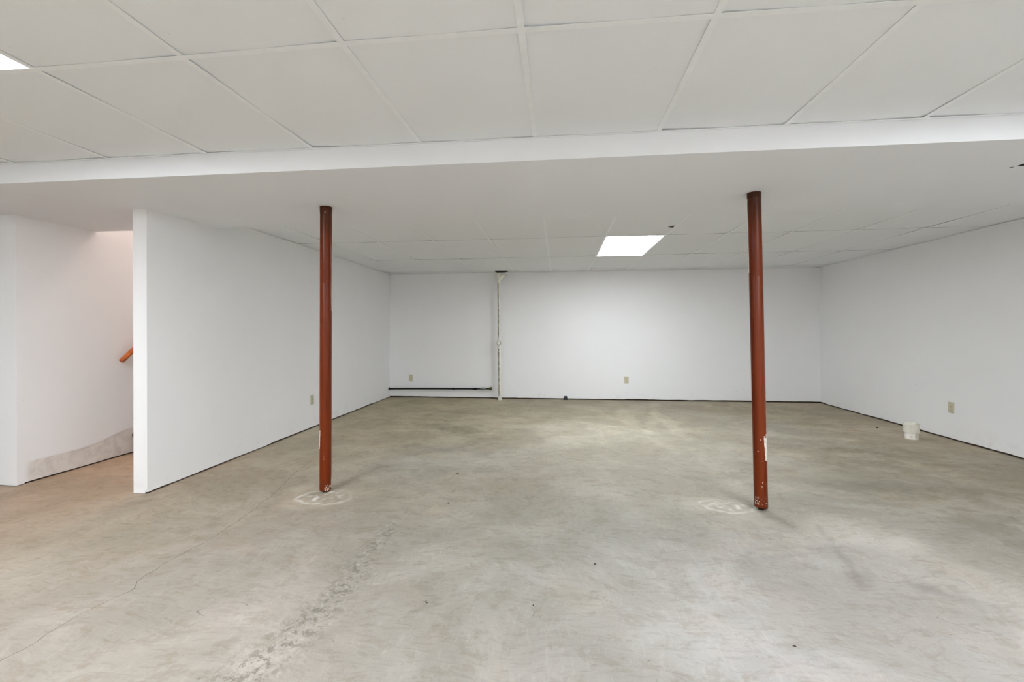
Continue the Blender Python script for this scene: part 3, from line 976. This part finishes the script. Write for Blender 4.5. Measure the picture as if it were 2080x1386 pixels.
# wye fitting at the ceiling
bm = bmesh.new()
lathe(bm, [(0.0, 1.945), (0.030, 1.945), (0.030, 1.985), (0.028, 1.99), (0.028, 2.075), (0.031, 2.08), (0.031, 2.105), (0.0, 2.105)], 28, (X(2.0), 0, 0))
tube(bm, (X(2.0), 0, 1.99), (X(2.0) + 0.075, 0, 2.070), 0.026, 24)
tube(bm, (X(2.0) + 0.060, 0, 2.052), (X(2.0) + 0.082, 0, 2.078), 0.030, 24)
obj('wye_fitting', bm, M['pvc_cream'], dp, True)
# grime on the seam of the pipe: printed line side of the pipe
bm = bmesh.new()
for z0, z1, rad in ((0.07, 0.86, 0.0287), (1.03, 1.94, 0.0242)):
    prev = None; z = z0; rg = random.Random(7)
    while z < z1:
        a0 = math.radians(238 + rg.uniform(-6, 6)); a1 = math.radians(262 + rg.uniform(-8, 8))
        row = [bm.verts.new((X(z) + rad * math.cos(a0 + (a1 - a0) * i / 3), rad * math.sin(a0 + (a1 - a0) * i / 3), z)) for i in range(4)]
        if prev:
            for i in range(3): bm.faces.new((prev[i], prev[i + 1], row[i + 1], row[i]))
        prev = row; z += 0.02
o = obj('grime_line', bm, M['grime'], dp); o['label'] = 'dirty brown streak down the pipe'
# the broken hole where the pipe meets the ceiling
bm = bmesh.new()
prism(bm, [(-1.045, 7.11), (-0.99, 7.075), (-0.91, 7.09), (-0.84, 7.10), (-0.825, 7.22), (-0.90, 7.30), (-1.03, 7.30)], ZF - 0.0016, ZF - 0.0004, 'XY')
o = obj('broken_hole', bm, M['dark'], cf); o['label'] = 'dark broken hole in the tile around the drain pipe'

# ------------------------------------------------------------------ black horizontal pipe
bp_ = empty('gas_pipe', (-2.02, 7.272, 0.165), 'thin black iron pipe running low along the back wall into the left corner', 'pipe')
def Lx(x): return x + 2.02
bm = bmesh.new()
pts = [(-2.909, 0.153), (-2.6, 0.159), (-2.25, 0.1635), (-1.9, 0.166), (-1.6, 0.1685), (-1.40, 0.1695)]
for (a, za), (c, zc) in zip(pts[:-1], pts[1:]):
    tube(bm, (Lx(a), 0, za - 0.165), (Lx(c), 0, zc - 0.165), 0.0145, 20)
obj('pipe', bm, M['black_pipe'], bp_, True)
bm = bmesh.new(); tube(bm, (Lx(-1.795), 0, 0.0018), (Lx(-1.755), 0, 0.0022), 0.018, 20)
obj('coupling', bm, M['black_pipe'], bp_, True)
bm = bmesh.new(); tube(bm, (Lx(-2.908), 0, -0.012), (Lx(-2.895), 0, -0.012), 0.024, 20)
obj('wall_flange', bm, M['black_pipe'], bp_, True)
bm = bmesh.new()
tube(bm, (Lx(-1.43), 0, 0.004), (Lx(-1.405), 0, 0.004), 0.020, 6); tube(bm, (Lx(-1.395), 0, 0.004), (Lx(-1.365), 0, 0.004), 0.020, 6)
tube(bm, (Lx(-1.405), 0, 0.004), (Lx(-1.395), 0, 0.004), 0.016, 16)
obj('union_nut', bm, M['black_pipe'], bp_)
bm = bmesh.new(); tube(bm, (Lx(-1.365), 0, 0.004), (Lx(-1.16), 0, 0.006), 0.011, 16)
obj('nipple', bm, M['black_pipe'], bp_, True)
bm = bmesh.new(); lathe(bm, [(0, -0.045), (0.013, -0.045), (0.021, -0.018), (0.021, 0.018), (0.013, 0.045), (0, 0.045)], 20, (Lx(-1.265), 0, 0.005), 'X')
vv = obj('valve_body', bm, M['valve'], bp_, True)
bm = bmesh.new(); tube(bm, (Lx(-1.265), -0.012, 0.01), (Lx(-1.265), -0.032, 0.01), 0.007, 12); box(bm, Lx(-1.30), Lx(-1.22), -0.036, -0.032, 0.004, 0.016)
obj('valve_handle', bm, M['valve'], vv)
bm = bmesh.new(); lathe(bm, [(0, -0.03), (0.017, -0.03), (0.020, -0.012), (0.028, -0.008), (0.028, 0.012), (0.022, 0.018), (0, 0.018)], 22, (Lx(-1.135), 0, 0.008), 'X')
tube(bm, (Lx(-1.135), 0.02, 0.008), (Lx(-1.135), 0.046, 0.008), 0.018, 16)
obj('end_elbow', bm, M['brass'], bp_, True)

# ------------------------------------------------------------------ white pipe stub on the floor
ps = empty('pipe_stub', (3.705, 5.035, 0), 'short white plastic pipe stub with a wider collar on the floor by the right wall', 'pipe')
bm = bmesh.new(); lathe(bm, [(0.050, 0.0), (0.0575, 0.0), (0.0575, 0.09), (0.050, 0.09), (0.050, 0.0)], 40)
obj('pipe', bm, M['pvc_dirty'], ps, True)
bm = bmesh.new(); lathe(bm, [(0.0600, 0.072), (0.0655, 0.069), (0.0675, 0.074), (0.0680, 0.150), (0.0700, 0.1535), (0.0630, 0.155), (0.0600, 0.150), (0.0600, 0.072)], 40)
obj('collar', bm, M['pvc_cream'], ps, True)
bm = bmesh.new(); lathe(bm, [(0.044, 0.05), (0.0500, 0.05), (0.0515, 0.150), (0.0515, 0.166), (0.047, 0.168), (0.044, 0.160), (0.044, 0.05)], 40, (0.0, 0.004, 0))
obj('inner_pipe', bm, M['pvc_cream'], ps, True)
bm = bmesh.new(); lathe(bm, [(0, 0.10), (0.043, 0.10), (0.043, 0.108), (0, 0.110)], 32)
obj('plug', bm, M['grime'], ps, True)
ps.rotation_euler = (0.03, -0.04, 0)
ps.location.z = 0.002

# small black block against the back wall
bb = empty('plastic_block', (0.117, 7.285, 0), 'small black plastic block on the floor against the back wall', 'block')
bm = bmesh.new(); box(bm, -0.027, 0.027, -0.020, 0.028, 0.0, 0.040, 0.003); box(bm, -0.023, 0.023, 0.0, 0.026, 0.040, 0.060, 0.003)
obj('body', bm, M['black_plastic'], bb)
bm = bmesh.new(); box(bm, -0.012, 0.012, -0.0215, -0.0198, 0.012, 0.022)
obj('front_face', bm, M['valve'], bb)

# ------------------------------------------------------------------ stairs, handrail and lamp
st_ = empty('staircase', (-3.52, 3.74, 0), 'brown carpeted stair climbing behind the left wall', 'stairs')
x0s, x1s = XC + 0.003 + 3.52, XL - 0.110 + 3.52
for k in range(11):
    y = k * 0.235; z = (k + 1) * 0.196
    bm = bmesh.new(); box(bm, x0s, x1s, y + 0.022, y + 0.04, z - 0.196 + (0.0005 if k == 0 else 0), z - 0.03)
    obj('riser', bm, M['stair_wood'], st_)
    bm = bmesh.new()
    prof = [(y + 0.28, z - 0.030), (y + 0.28, z)] + [(y + 0.006 + 0.019 - 0.022 * math.sin(a), z - 0.020 + 0.022 * math.cos(a) - 0.002) for a in [PI * i / 10 for i in range(0, 11)]]
    prof = [(a, c) for a, c in prof]
    prism(bm, prof, x0s, x1s, 'YZ')
    obj('tread', bm, M['stair_wood'], st_, True)
bm = bmesh.new(); box(bm, x0s, x1s, 11 * 0.235 + 0.03, YW - 3.74 - 0.001, 2.15, 2.33)
obj('landing', bm, M['stair_wood'], st_)

hr = empty('handrail', (-3.965, 3.59, 0.885), 'round orange-varnished wooden handrail on the white stair corridor wall', 'handrail')
d = Vector((0, 0.105, 0.093)).normalized()
bm = bmesh.new(); tube(bm, (0, 0, 0), d * 3.6, 0.0215, 28)
bmesh.ops.bevel(bm, geom=[e for e in bm.edges if len(e.link_faces) == 2 and any(len(f.verts) > 5 for f in e.link_faces)], offset=0.002, segments=2, affect='EDGES')
obj('rail', bm, M['rail'], hr, True)
for s in (0.45, 1.7, 3.0):
    p = d * s
    bm = bmesh.new(); tube(bm, p + Vector((0, 0, -0.02)), p + Vector((0, 0, -0.05)), 0.005, 12); tube(bm, p + Vector((0, 0, -0.05)), p + Vector((-0.062, 0, -0.06)), 0.005, 12)
    tube(bm, p + Vector((-0.0645, 0, -0.06)), p + Vector((-0.060, 0, -0.06)), 0.022, 16)
    obj('bracket', bm, M['brass'], hr, True)

lp = empty('globe_lamp', (-3.45, 5.1, TOP), 'warm globe lamp at the top of the stairwell', 'lamp')
bm = bmesh.new(); tube(bm, (0, 0, -0.02), (0, 0, -0.001), 0.07, 24); tube(bm, (0, 0, -0.18), (0, 0, -0.02), 0.008, 12)
obj('canopy', bm, M['brass'], lp, True)
bm = bmesh.new(); bmesh.ops.create_uvsphere(bm, u_segments=24, v_segments=14, radius=0.10, matrix=Matrix.Translation((0, 0, -0.27)))
obj('globe', bm, M['bulb'], lp, True)

# ------------------------------------------------------------------ crumbs lying on the slab
def crumb(x, y, poly, h, label):
    bm = bmesh.new()
    prism(bm, poly, 0.0005, h, 'XY')
    o = obj('floor_crumb', bm, M['debris'], None)
    o.location = (x, y, 0)
    tag(o, label, 'debris', 'dark crumbs on the concrete floor')
chip = lambda L, w, a: [(math.cos(a) * u - math.sin(a) * v, math.sin(a) * u + math.cos(a) * v) for u, v in ((-L, -w * 0.6), (0.1 * L, -w), (L, -0.2 * w), (0.6 * L, w), (-0.7 * L, w * 0.8))]
def curl(r, w, a0, a1):
    o_ = [(r * math.cos(a0 + (a1 - a0) * i / 8), r * math.sin(a0 + (a1 - a0) * i / 8)) for i in range(9)]
    i_ = [((r - w) * math.cos(a1 - (a1 - a0) * i / 8), (r - w) * math.sin(a1 - (a1 - a0) * i / 8)) for i in range(9)]
    return o_ + i_
crumb(0.178, 2.189, chip(0.0065, 0.0032, -0.7), 0.004, 'tiny dark crumb alone on the bare floor in front of the two posts')
crumb(-0.809, 3.458, chip(0.0085, 0.0040, 0.0), 0.004, 'dark crumb on the floor right of the left post')
crumb(-0.741, 2.861, curl(0.013, 0.003, -1.9, 1.6), 0.002, 'thin dark curl of metal on the floor right of the left post')
crumb(-0.557, 1.816, curl(0.010, 0.0025, 2.6, 4.9), 0.002, 'small dark curl near the bottom of the photo left of centre')
crumb(-0.108, 1.835, chip(0.0032, 0.0028, 0.4), 0.003, 'pin-sized dark crumb near the bottom centre of the photo')
crumb(0.854, 1.695, chip(0.0060, 0.0022, -0.3), 0.003, 'tiny dark sliver on the floor below the right post')
crumb(3.705, 5.532, chip(0.010, 0.0075, 0.2), 0.008, 'dark crumb on the floor behind the white pipe stub')
